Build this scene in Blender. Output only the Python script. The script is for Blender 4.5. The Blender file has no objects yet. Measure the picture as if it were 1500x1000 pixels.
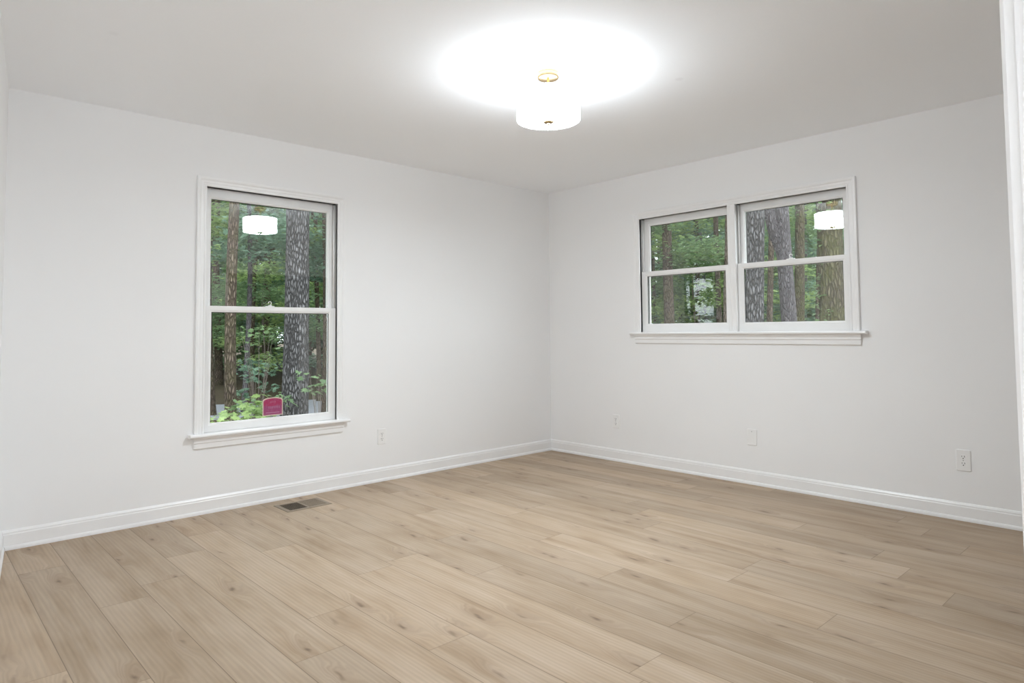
import bpy, bmesh, math, random
from mathutils import Vector, Matrix, noise

S = bpy.context.scene
R = math.radians
random.seed(7)

# ------------------------------------------------------------------ camera, world, exposure
CAM = Vector((-4.5687, -4.3760, 1.1125))
YAW, PITCH, ROLL, FPX = 47.0296, 2.7612, -0.4801, 969.46
cd = bpy.data.cameras.new('camera')
cam = bpy.data.objects.new('camera', cd)
S.collection.objects.link(cam)
S.camera = cam
cd.sensor_fit = 'HORIZONTAL'
cd.sensor_width = 36.0
cd.lens = FPX * 36.0 / 1500.0
cd.shift_y = -(500.0 - 439.57) / 1500.0
cd.clip_start = 0.02
cd.clip_end = 400
_y, _p, _r = R(YAW), R(PITCH), R(ROLL)
fw = Vector((math.cos(_p) * math.cos(_y), math.cos(_p) * math.sin(_y), math.sin(_p)))
rt = fw.cross(Vector((0, 0, 1))).normalized()
up = rt.cross(fw)
r2 = rt * math.cos(_r) + up * math.sin(_r)
u2 = up * math.cos(_r) - rt * math.sin(_r)
cam.matrix_world = Matrix(((r2.x, u2.x, -fw.x, CAM.x), (r2.y, u2.y, -fw.y, CAM.y), (r2.z, u2.z, -fw.z, CAM.z), (0, 0, 0, 1)))

S.view_settings.view_transform = 'Standard'
S.view_settings.look = 'None'
S.view_settings.gamma = 1.0
S.view_settings.use_curve_mapping = False
S.view_settings.exposure = 0.0
S.render.engine = 'CYCLES'
S.cycles.use_denoising = True
S.cycles.max_bounces = 12
S.cycles.diffuse_bounces = 8
S.cycles.transparent_max_bounces = 24
S.cycles.sample_clamp_indirect = 6.0

SKY_STRENGTH = 5.2
SHADE_STRENGTH = 36.0
DIFFUSER_STRENGTH = 142.0
INNER_STRENGTH = 6.0

w = bpy.data.worlds.new('overcast_sky')
S.world = w
w.use_nodes = True
nt = w.node_tree
nt.nodes.clear()
wo = nt.nodes.new('ShaderNodeOutputWorld')
bg = nt.nodes.new('ShaderNodeBackground')
bg.inputs[0].default_value = (0.86, 0.93, 1.0, 1)
bg.inputs[1].default_value = SKY_STRENGTH
nt.links.new(bg.outputs[0], wo.inputs[0])

# ------------------------------------------------------------------ helpers
COL = S.collection


class NT:
    """small node tree builder"""

    def __init__(s, name):
        s.m = bpy.data.materials.new(name)
        s.m.use_nodes = True
        s.t = s.m.node_tree
        s.t.nodes.clear()
        s.out = s.t.nodes.new('ShaderNodeOutputMaterial')

    def n(s, kind, **kw):
        nd = s.t.nodes.new(kind)
        for k, v in kw.items():
            if k.startswith('i_'):
                key = k[2:]
                nd.inputs[int(key) if key.isdigit() else key.replace('_', ' ')].default_value = v
            else:
                setattr(nd, k, v)
        return nd

    def l(s, a, b):
        s.t.links.new(a, b)

    def val(s, x, sock):
        if isinstance(x, (int, float)):
            sock.default_value = x
        else:
            s.l(x, sock)

    def math(s, op, a, b=0.0, c=None, clamp=False):
        nd = s.n('ShaderNodeMath', operation=op, use_clamp=clamp)
        s.val(a, nd.inputs[0])
        s.val(b, nd.inputs[1])
        if c is not None:
            s.val(c, nd.inputs[2])
        return nd.outputs[0]

    def mix(s, f, a, b):
        nd = s.n('ShaderNodeMix', data_type='RGBA')
        s.val(f, nd.inputs[0])
        for v, sock in ((a, nd.inputs[6]), (b, nd.inputs[7])):
            if isinstance(v, tuple):
                sock.default_value = (*v, 1)
            else:
                s.l(v, sock)
        return nd.outputs[2]

    def ramp(s, fac, stops):
        nd = s.n('ShaderNodeValToRGB')
        el = nd.color_ramp.elements
        while len(el) < len(stops):
            el.new(0.5)
        for e, (p, c) in zip(el, stops):
            e.position = p
            e.color = (*c, 1) if len(c) == 3 else c
        s.l(fac, nd.inputs[0])
        return nd.outputs[0]

    def smooth(s, x, a, b, lo=0.0, hi=1.0):
        nd = s.n('ShaderNodeMapRange', interpolation_type='SMOOTHSTEP')
        s.val(x, nd.inputs[0])
        for i, v in enumerate((a, b, lo, hi)):
            nd.inputs[i + 1].default_value = v
        return nd.outputs[0]

    def noise(s, vec, scale, detail=3, rough=0.5, dist=0.0):
        nd = s.n('ShaderNodeTexNoise', i_Scale=scale, i_Detail=detail, i_Roughness=rough, i_Distortion=dist)
        if vec is not None:
            s.l(vec, nd.inputs['Vector'])
        return nd.outputs[0]

    def mapping(s, vec, scale=(1, 1, 1), loc=(0, 0, 0)):
        nd = s.n('ShaderNodeMapping')
        s.l(vec, nd.inputs[0])
        nd.inputs['Scale'].default_value = scale
        nd.inputs['Location'].default_value = loc
        return nd.outputs[0]

    def bsdf(s, color, rough=0.5, metal=0.0, spec=0.5, bump=None, bstr=0.2, bdist=0.01):
        nd = s.n('ShaderNodeBsdfPrincipled')
        if isinstance(color, tuple):
            nd.inputs['Base Color'].default_value = (*color, 1)
        else:
            s.l(color, nd.inputs['Base Color'])
        s.val(rough, nd.inputs['Roughness'])
        nd.inputs['Metallic'].default_value = metal
        nd.inputs['Specular IOR Level'].default_value = spec
        if bump is not None:
            b = s.n('ShaderNodeBump')
            b.inputs['Strength'].default_value = bstr
            b.inputs['Distance'].default_value = bdist
            s.l(bump, b.inputs['Height'])
            s.l(b.outputs[0], nd.inputs['Normal'])
        return nd

    def done(s, shader):
        s.l(shader.outputs[0] if hasattr(shader, 'outputs') else shader, s.out.inputs[0])
        return s.m


def simple(name, color, rough=0.5, metal=0.0, spec=0.5):
    t = NT(name)
    # a slight uneven tone so that no surface is perfectly flat
    co = t.n('ShaderNodeTexCoord').outputs['Object']
    n_ = t.noise(co, 6.0, 2)
    c = t.mix(t.smooth(n_, 0.3, 0.7), tuple(x * 0.98 for x in color), color)
    return t.done(t.bsdf(c, rough, metal, spec))


def paint(name, color, rough, scale=160, bstr=0.06):
    t = NT(name)
    co = t.n('ShaderNodeTexCoord').outputs['Object']
    n_ = t.noise(co, scale, 2)
    big = t.noise(co, 1.1, 2)
    c = t.mix(t.smooth(big, 0.3, 0.7), tuple(x * 0.985 for x in color), color)
    return t.done(t.bsdf(c, rough, 0, 0.35, n_, bstr, 0.002))


def bm_obj(name, bm, mat, parent=None, smooth=False):
    me = bpy.data.meshes.new(name)
    bmesh.ops.recalc_face_normals(bm, faces=bm.faces)
    bm.to_mesh(me)
    bm.free()
    for m in (mat if isinstance(mat, (list, tuple)) else [mat]):
        me.materials.append(m)
    if smooth:
        for p in me.polygons:
            p.use_smooth = True
    o = bpy.data.objects.new(name, me)
    COL.objects.link(o)
    if parent is not None:
        o.parent = parent
    return o


def tag(o, label=None, cat=None, group=None, kind=None):
    if label: o['label'] = label
    if cat: o['category'] = cat
    if group: o['group'] = group
    if kind: o['kind'] = kind
    return o


def empty(name, loc=(0, 0, 0), rz=0.0):
    o = bpy.data.objects.new(name, None)
    COL.objects.link(o)
    o.location = loc
    o.rotation_euler = (0, 0, rz)
    o.empty_display_size = 0.05
    return o


def box(bm, a, b, mi=0, T=None):
    x0, x1 = sorted((a[0], b[0])); y0, y1 = sorted((a[1], b[1])); z0, z1 = sorted((a[2], b[2]))
    P = [(x, y, z) for x in (x0, x1) for y in (y0, y1) for z in (z0, z1)]
    vs = [bm.verts.new(T(*p) if T else p) for p in P]
    for f in ((0, 1, 3, 2), (4, 6, 7, 5), (0, 4, 5, 1), (2, 3, 7, 6), (0, 2, 6, 4), (1, 5, 7, 3)):
        fc = bm.faces.new([vs[i] for i in f])
        fc.material_index = mi


def bevel_all(bm, amt, seg=2):
    bmesh.ops.bevel(bm, geom=bm.edges[:], offset=amt, segments=seg, affect='EDGES', clamp_overlap=True)


def loft(bm, rings, closed=True, caps=True, mi=0):
    """rings: lists of points of equal length"""
    V = [[bm.verts.new(p) for p in r] for r in rings]
    n = len(V[0])
    for a, b in zip(V, V[1:]):
        for i in range(n if closed else n - 1):
            j = (i + 1) % n
            bm.faces.new((a[i], a[j], b[j], b[i])).material_index = mi
    if caps:
        bm.faces.new(V[0]).material_index = mi
        bm.faces.new(V[-1][::-1]).material_index = mi


def lathe(bm, prof, seg=48, c=(0, 0, 0), rib=0.0, nr=0, mi=0):
    rings = []
    for r, z in prof:
        rings.append([(c[0] + (r + (rib * math.cos(nr * 2 * math.pi * i / seg) if rib and r > 0.01 else 0)) * math.cos(2 * math.pi * i / seg),
                       c[1] + (r + (rib * math.cos(nr * 2 * math.pi * i / seg) if rib and r > 0.01 else 0)) * math.sin(2 * math.pi * i / seg), c[2] + z) for i in range(seg)])
    loft(bm, rings, True, True, mi)


def tube(bm, pts, rad, seg=8, mi=0):
    pts = [Vector(p) for p in pts]
    rads = rad if isinstance(rad, (list, tuple)) else [rad] * len(pts)
    rings = []
    ref = Vector((0.3, 0.2, 1)).normalized()
    for i, p in enumerate(pts):
        d = (pts[min(i + 1, len(pts) - 1)] - pts[max(i - 1, 0)]).normalized()
        if abs(d.dot(ref)) > 0.95:
            ref = Vector((1, 0.1, 0)).normalized()
        a = d.cross(ref).normalized()
        b = d.cross(a)
        rings.append([p + (a * math.cos(t) + b * math.sin(t)) * rads[i] for t in [2 * math.pi * k / seg for k in range(seg)]])
    loft(bm, rings, True, True, mi)


# wall frames: u runs along the wall, d is depth (positive = outdoors), z up
def TB(u, d, z): return (u, d, z)          # back wall, plane y = 0
def TR(u, d, z): return (d, u, z)          # right wall, plane x = 0


# ------------------------------------------------------------------ materials
M_wall = paint('white_wall_paint', (0.895, 0.897, 0.90), 0.75)
M_trim = simple('white_trim_enamel', (0.90, 0.90, 0.90), 0.32)
M_vinyl = simple('white_sash_paint', (0.89, 0.89, 0.885), 0.35)
M_gasket = simple('dark_gasket_and_reveal', (0.05, 0.05, 0.045), 0.6)
M_track = simple('grey_jamb_liner', (0.55, 0.55, 0.54), 0.5)
M_plate = simple('white_plastic_plate', (0.89, 0.89, 0.885), 0.3)
M_slot = simple('dark_slot', (0.01, 0.01, 0.01), 0.7)
M_screw = simple('painted_screw', (0.45, 0.45, 0.44), 0.4, 0.3)
M_brass = simple('brushed_brass', (0.80, 0.58, 0.32), 0.28, 1.0)
M_reg = simple('tan_register_metal', (0.27, 0.215, 0.155), 0.45, 0.2)
M_void = simple('black_duct', (0.006, 0.006, 0.006), 0.9)


def ceiling_mat():
    t = NT('white_ceiling_paint')
    co = t.n('ShaderNodeTexCoord').outputs['Object']
    n_ = t.noise(co, 110, 3)
    v = t.n('ShaderNodeVectorMath', operation='DISTANCE')
    t.l(co, v.inputs[0]); v.inputs[1].default_value = (-1.571, -2.469, 2.44)
    spot = t.smooth(v.outputs['Value'], 0.012, 0.03, 1.0, 0.0)
    v2 = t.n('ShaderNodeVectorMath', operation='DISTANCE')
    t.l(co, v2.inputs[0]); v2.inputs[1].default_value = (-3.9, -1.1, 2.44)
    spot2 = t.smooth(v2.outputs['Value'], 0.01, 0.03, 1.0, 0.0)
    f = t.math('ADD', t.math('MULTIPLY', spot, 0.6), t.math('MULTIPLY', spot2, 0.35))
    c = t.mix(f, (0.935, 0.949, 0.970), (0.84, 0.85, 0.87))
    return t.done(t.bsdf(c, 0.85, 0, 0.25, n_, 0.1, 0.002))


M_ceil = ceiling_mat()


def glass_mat():
    t = NT('window_glass')
    lw = t.n('ShaderNodeLayerWeight')
    lw.inputs[0].default_value = 0.5
    fac = t.math('ADD', 0.07, t.math('MULTIPLY', t.math('POWER', lw.outputs['Facing'], 5.0), 0.9), clamp=True)
    tr = t.n('ShaderNodeBsdfTransparent')
    tr.inputs[0].default_value = (0.97, 0.985, 0.97, 1)
    gl = t.n('ShaderNodeBsdfGlossy', i_Roughness=0.0)
    mx = t.n('ShaderNodeMixShader')
    t.l(fac, mx.inputs[0]); t.l(tr.outputs[0], mx.inputs[1]); t.l(gl.outputs[0], mx.inputs[2])
    return t.done(mx)


M_glass = glass_mat()


def emis(name, col, strength):
    t = NT(name)
    e = t.n('ShaderNodeEmission')
    e.inputs[0].default_value = (*col, 1)
    e.inputs[1].default_value = strength
    return t.done(e)


M_shade = emis('glowing_pleated_fabric', (0.875, 0.945, 1.0), SHADE_STRENGTH)
M_diff = emis('glowing_diffuser', (0.875, 0.945, 1.0), DIFFUSER_STRENGTH)

M_inner = emis('lit_shade_lining', (0.875, 0.945, 1.0), INNER_STRENGTH)

PLANK_W, PLANK_L = 0.19, 1.46


def floor_mat():
    t = NT('light_oak_planks')
    uv = t.n('ShaderNodeUVMap', uv_map='plank').outputs[0]
    ofs = t.n('ShaderNodeAttribute', attribute_name='ofs').outputs['Vector']
    tone = t.n('ShaderNodeAttribute', attribute_name='tone').outputs['Fac']
    plen = t.n('ShaderNodeAttribute', attribute_name='plen').outputs['Fac']
    sx = t.n('ShaderNodeSeparateXYZ'); t.l(uv, sx.inputs[0])
    u, v = sx.outputs[0], sx.outputs[1]
    addv = t.n('ShaderNodeVectorMath', operation='ADD'); t.l(uv, addv.inputs[0]); t.l(ofs, addv.inputs[1])
    co = addv.outputs[0]
    # knots
    kc = t.mapping(co, (7.5, 2.3, 1.0))
    kn = t.noise(t.mapping(co, (22, 8, 1)), 1.0, 2)
    kv = t.n('ShaderNodeVectorMath', operation='ADD'); t.l(kc, kv.inputs[0])
    cmb = t.n('ShaderNodeCombineXYZ'); t.l(t.math('MULTIPLY', kn, 0.35), cmb.inputs[0]); t.l(t.math('MULTIPLY', kn, 0.3), cmb.inputs[1])
    t.l(cmb.outputs[0], kv.inputs[1])
    vo = t.n('ShaderNodeTexVoronoi', feature='F1', voronoi_dimensions='2D', i_Scale=1.0, i_Randomness=1.0)
    t.l(kv.outputs[0], vo.inputs['Vector'])
    d = vo.outputs['Distance']
    rnd = t.n('ShaderNodeSeparateColor'); t.l(vo.outputs['Color'], rnd.inputs[0])
    gate = t.smooth(rnd.outputs[0], 0.40, 0.75)
    knot = t.math('MULTIPLY', t.smooth(d, 0.0, 0.10, 1, 0), gate)
    halo = t.math('MULTIPLY', t.smooth(d, 0.05, 0.42, 1, 0), gate)
    # grain, warped around the knots
    warp = t.n('ShaderNodeCombineXYZ')
    t.l(t.math('MULTIPLY', halo, 0.055), warp.inputs[0])
    wc = t.n('ShaderNodeVectorMath', operation='ADD'); t.l(co, wc.inputs[0]); t.l(warp.outputs[0], wc.inputs[1])
    wcv = wc.outputs[0]
    g1 = t.noise(t.mapping(wcv, (14, 1.1, 1)), 1.0, 4, 0.55, 0.6)
    g2 = t.noise(t.mapping(wcv, (120, 5.0, 1)), 1.0, 3, 0.6)
    g3 = t.noise(t.mapping(wcv, (5.0, 2.2, 1)), 1.0, 3, 0.5)
    wv = t.n('ShaderNodeTexWave', wave_type='BANDS', bands_direction='X', i_Scale=11.0, i_Distortion=5.0, i_Detail=2.0, i_Detail_Scale=0.6)
    t.l(t.mapping(wcv, (1.6, 0.22, 1)), wv.inputs['Vector'])
    base = t.ramp(t.math('ADD', t.math('MULTIPLY', g1, 0.6), t.math('MULTIPLY', g3, 0.4)),
                  [(0.30, (0.320, 0.224, 0.143)), (0.43, (0.405, 0.303, 0.207)), (0.54, (0.452, 0.350, 0.253)), (0.70, (0.512, 0.410, 0.312))])
    fine = t.math('ADD', 0.86, t.math('MULTIPLY', g2, 0.28))
    ring = t.math('ADD', 0.955, t.math('MULTIPLY', wv.outputs[0], 0.09))
    tf = t.math('MULTIPLY', t.math('MULTIPLY', fine, ring), t.math('ADD', 0.89, t.math('MULTIPLY', tone, 0.22)))
    mul = t.n('ShaderNodeVectorMath', operation='SCALE'); t.l(base, mul.inputs[0]); t.l(tf, mul.inputs['Scale'])
    c = t.mix(t.math('MULTIPLY', halo, 0.42), mul.outputs[0], (0.33, 0.235, 0.16))
    c = t.mix(t.math('MULTIPLY', knot, 0.72), c, (0.13, 0.085, 0.055))
    # plank joints
    eu = t.math('MINIMUM', u, t.math('SUBTRACT', PLANK_W, u))
    ev = t.math('MINIMUM', v, t.math('SUBTRACT', plen, v))
    seam = t.math('MAXIMUM', t.smooth(eu, 0.0006, 0.0022, 1, 0), t.math('MULTIPLY', t.smooth(ev, 0.0006, 0.002, 1, 0), 0.8))
    c = t.mix(t.math('MULTIPLY', seam, 0.62), c, (0.10, 0.065, 0.04))
    h = t.math('SUBTRACT', t.math('MULTIPLY', g2, 0.3), seam)
    rough = t.math('ADD', 0.46, t.math('MULTIPLY', g2, 0.12))
    return t.done(t.bsdf(c, rough, 0, 0.30, h, 0.12, 0.002))


M_floor = floor_mat()

# ------------------------------------------------------------------ room shell
H = 2.44
WT = 0.13
# the left wall runs very slightly out of square
def left_x(y): return -4.142 + y * 0.130
NEAR = -4.20
W1 = dict(u0=-3.145, u1=-2.225, z0=0.487, z1=2.060)       # opening of the single window
W2 = dict(u0=-2.720, u1=-1.053, z0=1.097, z1=2.057)       # opening of the double window


def wall_with_hole(name, T, ua, ub, W):
    bm = bmesh.new()
    box(bm, (ua, 0, 0), (W['u0'], WT, H), 0, T)
    box(bm, (W['u1'], 0, 0), (ub, WT, H), 0, T)
    box(bm, (W['u0'], 0, 0), (W['u1'], WT, W['z0']), 0, T)
    box(bm, (W['u0'], 0, W['z1']), (W['u1'], WT, H), 0, T)
    return tag(bm_obj(name, bm, M_wall), kind='structure')


wall_with_hole('wall_back', TB, -4.30, WT, W1)
wall_with_hole('wall_right', TR, -6.0, 0.0, W2)
bm = bmesh.new()
yy = -6.0
loft(bm, [[(left_x(0), 0.13, z), (left_x(yy), yy, z), (left_x(yy) - 0.12, yy, z), (left_x(0) - 0.12, 0.13, z)] for z in (0, H)])
tag(bm_obj('wall_left', bm, M_wall), kind='structure')
# near wall: doorway (the camera stands in it) and a closet opening
DOOR_R = -3.470
CL0, CL1, CLZ = -1.95, -0.45, 2.02
bm = bmesh.new()
for a, b in (((left_x(NEAR), NEAR - 0.12, 2.08), (DOOR_R + 0.02, NEAR, H)), ((DOOR_R + 0.02, NEAR - 0.12, 0), (CL0, NEAR, H)),
             ((CL0, NEAR - 0.12, CLZ), (CL1, NEAR, H)), ((CL1, NEAR - 0.12, 0), (0, NEAR, H))):
    box(bm, a, b)
tag(bm_obj('wall_near', bm, M_wall), kind='structure')
bm = bmesh.new()
box(bm, (-5.3, -5.72, 0), (-4.25, -5.60, H))  # unseen partial wall, added to hold back daylight entering through the doorway
tag(bm_obj('wall_daylight_block', bm, M_wall), kind='structure')
M_dim = simple('closet_unlit_dark', (0.10, 0.095, 0.09), 0.8)  # the unlit darkness inside the closet is put into its wall colour
bm = bmesh.new()
box(bm, (CL0 - 0.1, NEAR - 0.75, 0), (CL0, NEAR - 0.12, H))
box(bm, (CL1, NEAR - 0.75, 0), (CL1 + 0.1, NEAR - 0.12, H))
box(bm, (CL0 - 0.1, NEAR - 0.80, 0), (CL1 + 0.1, NEAR - 0.75, H))
tag(bm_obj('wall_closet', bm, M_dim), kind='structure')
bm = bmesh.new()
for a, b in (((CL0 - 0.06, CLZ, 0), (CL1 + 0.06, CLZ + 0.06, 0)),):
    box(bm, (CL0 - 0.055, NEAR, 0), (CL0 + 0.005, NEAR + 0.016, CLZ + 0.055))
    box(bm, (CL1 - 0.005, NEAR, 0), (CL1 + 0.055, NEAR + 0.016, CLZ + 0.055))
    box(bm, (CL0 - 0.055, NEAR, CLZ - 0.005), (CL1 + 0.055, NEAR + 0.016, CLZ + 0.055))
tag(bm_obj('trim_1', bm, M_trim), kind='structure')

# ceiling
bm = bmesh.new()
box(bm, (-5.4, -6.0, H), (WT, WT, H + 0.1))
tag(bm_obj('ceiling', bm, M_ceil), kind='structure')

# floor of planks
ROW0 = -5.26
joints = {0.494: -4.09}
JY = {6: -0.494, 7: -1.20, 8: -1.046, 9: -0.728, 10: -0.431, 11: -2.431, 12: -0.15, 13: -1.55, 14: -1.989, 15: -2.907, 16: -0.95, 17: -3.30,
      18: -1.37, 19: -2.802, 20: -3.56, 21: -3.339, 22: -3.166, 23: -2.697, 24: -3.445, 25: -3.221, 26: -3.045, 27: -2.2}
me = bpy.data.meshes.new('floor')
verts, faces, fuv, ftone, fofs, flen = [], [], [], [], [], []
nrow = int((0.02 - ROW0) / PLANK_W) + 1
for rI in range(nrow):
    x0 = ROW0 + rI * PLANK_W
    x1 = x0 + PLANK_W
    j = JY.get(rI, -random.random() * PLANK_L)
    ys = j - 5 * PLANK_L
    y = ys
    while y < 0.0:
        a, b = max(y, -6.0), min(y + PLANK_L, 0.0)
        if b - a > 0.001:
            k = len(verts)
            verts += [(x0, a, 0), (min(x1, 0.0), a, 0), (min(x1, 0.0), b, 0), (x0, b, 0)]
            faces.append((k, k + 1, k + 2, k + 3))
            xe = min(x1, 0.0) - x0
            fuv.append([(0, a - y), (xe, a - y), (xe, b - y), (0, b - y)])
            ftone.append(random.random())
            fofs.append((random.uniform(0, 40), random.uniform(0, 40), 0))
            flen.append(PLANK_L)
        y += PLANK_L
me.from_pydata(verts, [], faces)
uvl = me.uv_layers.new(name='plank')
for p, q in zip(me.polygons, fuv):
    for li, c in zip(p.loop_indices, q):
        uvl.data[li].uv = c
at = me.attributes.new('tone', 'FLOAT', 'FACE'); at.data.foreach_set('value', ftone)
at = me.attributes.new('plen', 'FLOAT', 'FACE'); at.data.foreach_set('value', flen)
at = me.attributes.new('ofs', 'FLOAT_VECTOR', 'FACE'); at.data.foreach_set('vector', [c for o in fofs for c in o])
me.materials.append(M_floor)
fo = bpy.data.objects.new('floor', me)
COL.objects.link(fo)
tag(fo, kind='structure')
bm = bmesh.new()
box(bm, (-5.3, -6.0, -0.12), (WT, WT, -0.03))
tag(bm_obj('floor_slab', bm, M_void), kind='structure')

# baseboards: shoe, flat face and a tapered cap
BB = [(0, 0), (0.021, 0), (0.021, 0.010), (0.018, 0.018), (0.0125, 0.022), (0.0125, 0.078), (0.010, 0.082), (0.010, 0.090), (0.005, 0.099), (0.0, 0.102)]


def baseboard(name, p0, p1, nrm, m0=0.0, m1=0.0):
    """m0/m1: +1 shortens the end by the profile depth (inside mitre)"""
    p0, p1, nrm = Vector(p0), Vector(p1), Vector(nrm)
    d = (p1 - p0).normalized()
    bm = bmesh.new()
    loft(bm, [[p0 + nrm * t + d * t * m0 + Vector((0, 0, z)) for t, z in BB], [p1 + nrm * t - d * t * m1 + Vector((0, 0, z)) for t, z in BB]])
    return tag(bm_obj(name, bm, M_trim), kind='structure')


baseboard('baseboard_back', (left_x(0), 0, 0), (0, 0, 0), (0, -1, 0), 1, 1)
baseboard('baseboard_right', (0, 0, 0), (0, NEAR, 0), (-1, 0, 0), 1, 0)
ld = Vector((left_x(-1) - left_x(0), -1, 0)).normalized()
baseboard('baseboard_left', (left_x(0), 0, 0), (left_x(NEAR), NEAR, 0), (ld.y * -1, ld.x, 0), 1, 0)

# doorway frame at the right edge of the picture (the camera stands in this doorway)
door = empty('door_1', (DOOR_R, NEAR, 0))
tag(door, kind='structure')
def rel(x, y, z): return (x - DOOR_R, y - NEAR, z)
def door_prism(name, pts, mat):
    bm = bmesh.new()
    loft(bm, [[rel(x, y, z) for x, y in pts] for z in (0.0, 2.06)])
    return bm_obj(name, bm, mat, door)
X = DOOR_R
door_prism('door_casing', [(X + 0.004, NEAR), (X + 0.004, NEAR + 0.012), (X + 0.007, NEAR + 0.017), (X + 0.014, NEAR + 0.018), (X + 0.022, NEAR + 0.012),
                           (X + 0.034, NEAR + 0.011), (X + 0.052, NEAR + 0.017), (X + 0.060, NEAR + 0.015), (X + 0.060, NEAR)], M_trim)
door_prism('door_jamb', [(X, NEAR), (X + 0.02, NEAR), (X + 0.02, NEAR - 0.12), (X, NEAR - 0.12)], M_trim)
door_prism('door_stop', [(X, NEAR - 0.020), (X - 0.004, NEAR - 0.020), (X - 0.010, NEAR - 0.026), (X - 0.010, NEAR - 0.058), (X, NEAR - 0.058)], M_trim)
bm = bmesh.new()
box(bm, rel(left_x(NEAR), NEAR - 0.12, 2.06), rel(DOOR_R + 0.02, NEAR, 2.08))
box(bm, rel(left_x(NEAR), NEAR, 2.055), rel(DOOR_R + 0.06, NEAR + 0.016, 2.12))
bm_obj('door_head', bm, M_trim, door)

# ------------------------------------------------------------------ windows
CAS = [(0.0, 0.0), (0.0, 0.009), (0.004, 0.012), (0.010, 0.0125), (0.013, 0.0095), (0.019, 0.0095), (0.024, 0.012), (0.036, 0.0125), (0.040, 0.0155), (0.046, 0.018), (0.057, 0.018), (0.060, 0.015), (0.060, 0.0)]


def casing(T, u0, u1, z0, z1, parent, wid=0.060):
    """three mitred sides around the opening, standing on the stool"""
    k = wid / 0.060
    bm = bmesh.new()
    R0 = [T(u0 - s * k, -h, z0) for s, h in CAS]
    R1 = [T(u0 - s * k, -h, z1 + s) for s, h in CAS]
    R2 = [T(u1 + s, -h, z1 + s) for s, h in CAS]
    R3 = [T(u1 + s, -h, z0) for s, h in CAS]
    loft(bm, [R0, R1, R2, R3])
    return bm_obj('window_casing', bm, M_trim, parent)


def stool(T, u0, u1, ztop, c0, c1, parent):
    """inner sill with rounded nose, plus apron moulding below"""
    bm = bmesh.new()
    P = [(0.02, 0), (-0.044, 0), (-0.050, -0.004), (-0.052, -0.011), (-0.050, -0.017), (-0.044, -0.021), (0.02, -0.021)]
    loft(bm, [[T(u, d, ztop + z) for d, z in P] for u in (u0, u1)])
    bm_obj('window_stool', bm, M_trim, parent)
    bm = bmesh.new()
    A = [(0, 0), (-0.030, 0), (-0.029, -0.010), (-0.022, -0.016), (-0.019, -0.022), (-0.019, -0.034), (-0.014, -0.040), (-0.0135, -0.068), (-0.010, -0.072), (0, -0.072)]
    loft(bm, [[T(c0 + (0.030 + d) * 0.35, d, ztop - 0.021 + z) for d, z in A], [T(c1 - (0.030 + d) * 0.35, d, ztop - 0.021 + z) for d, z in A]])
    bm_obj('window_apron', bm, M_trim, parent)


def jamb(T, W, parent):
    bm = bmesh.new()
    u0, u1, z0, z1 = W['u0'], W['u1'], W['z0'], W['z1']
    t = 0.012
    box(bm, (u0 - t, -0.001, z0), (u0, WT + 0.01, z1), 0, T)
    box(bm, (u1, -0.001, z0), (u1 + t, WT + 0.01, z1), 0, T)
    box(bm, (u0 - t, -0.001, z1), (u1 + t, WT + 0.01, z1 + t), 0, T)
    box(bm, (u0, 0.021, z0 - t), (u1, WT + 0.04, z0 + 0.006), 0, T)
    # outer stops that frame the exterior side
    for a, b in (((u0, 0.112, z0), (u0 + 0.018, 0.124, z1)), ((u1 - 0.018, 0.112, z0), (u1, 0.124, z1)), ((u0, 0.112, z1 - 0.018), (u1, 0.124, z1)), ((u0, 0.0565, z0), (u0 + 0.007, 0.0595, z1)), ((u1 - 0.007, 0.0565, z0), (u1, 0.0595, z1)), ((u0, 0.0565, z1 - 0.008), (u1, 0.0595, z1))):
        box(bm, a, b, 0, T)
    return bm_obj('window_jamb', bm, M_vinyl, parent)


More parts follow.
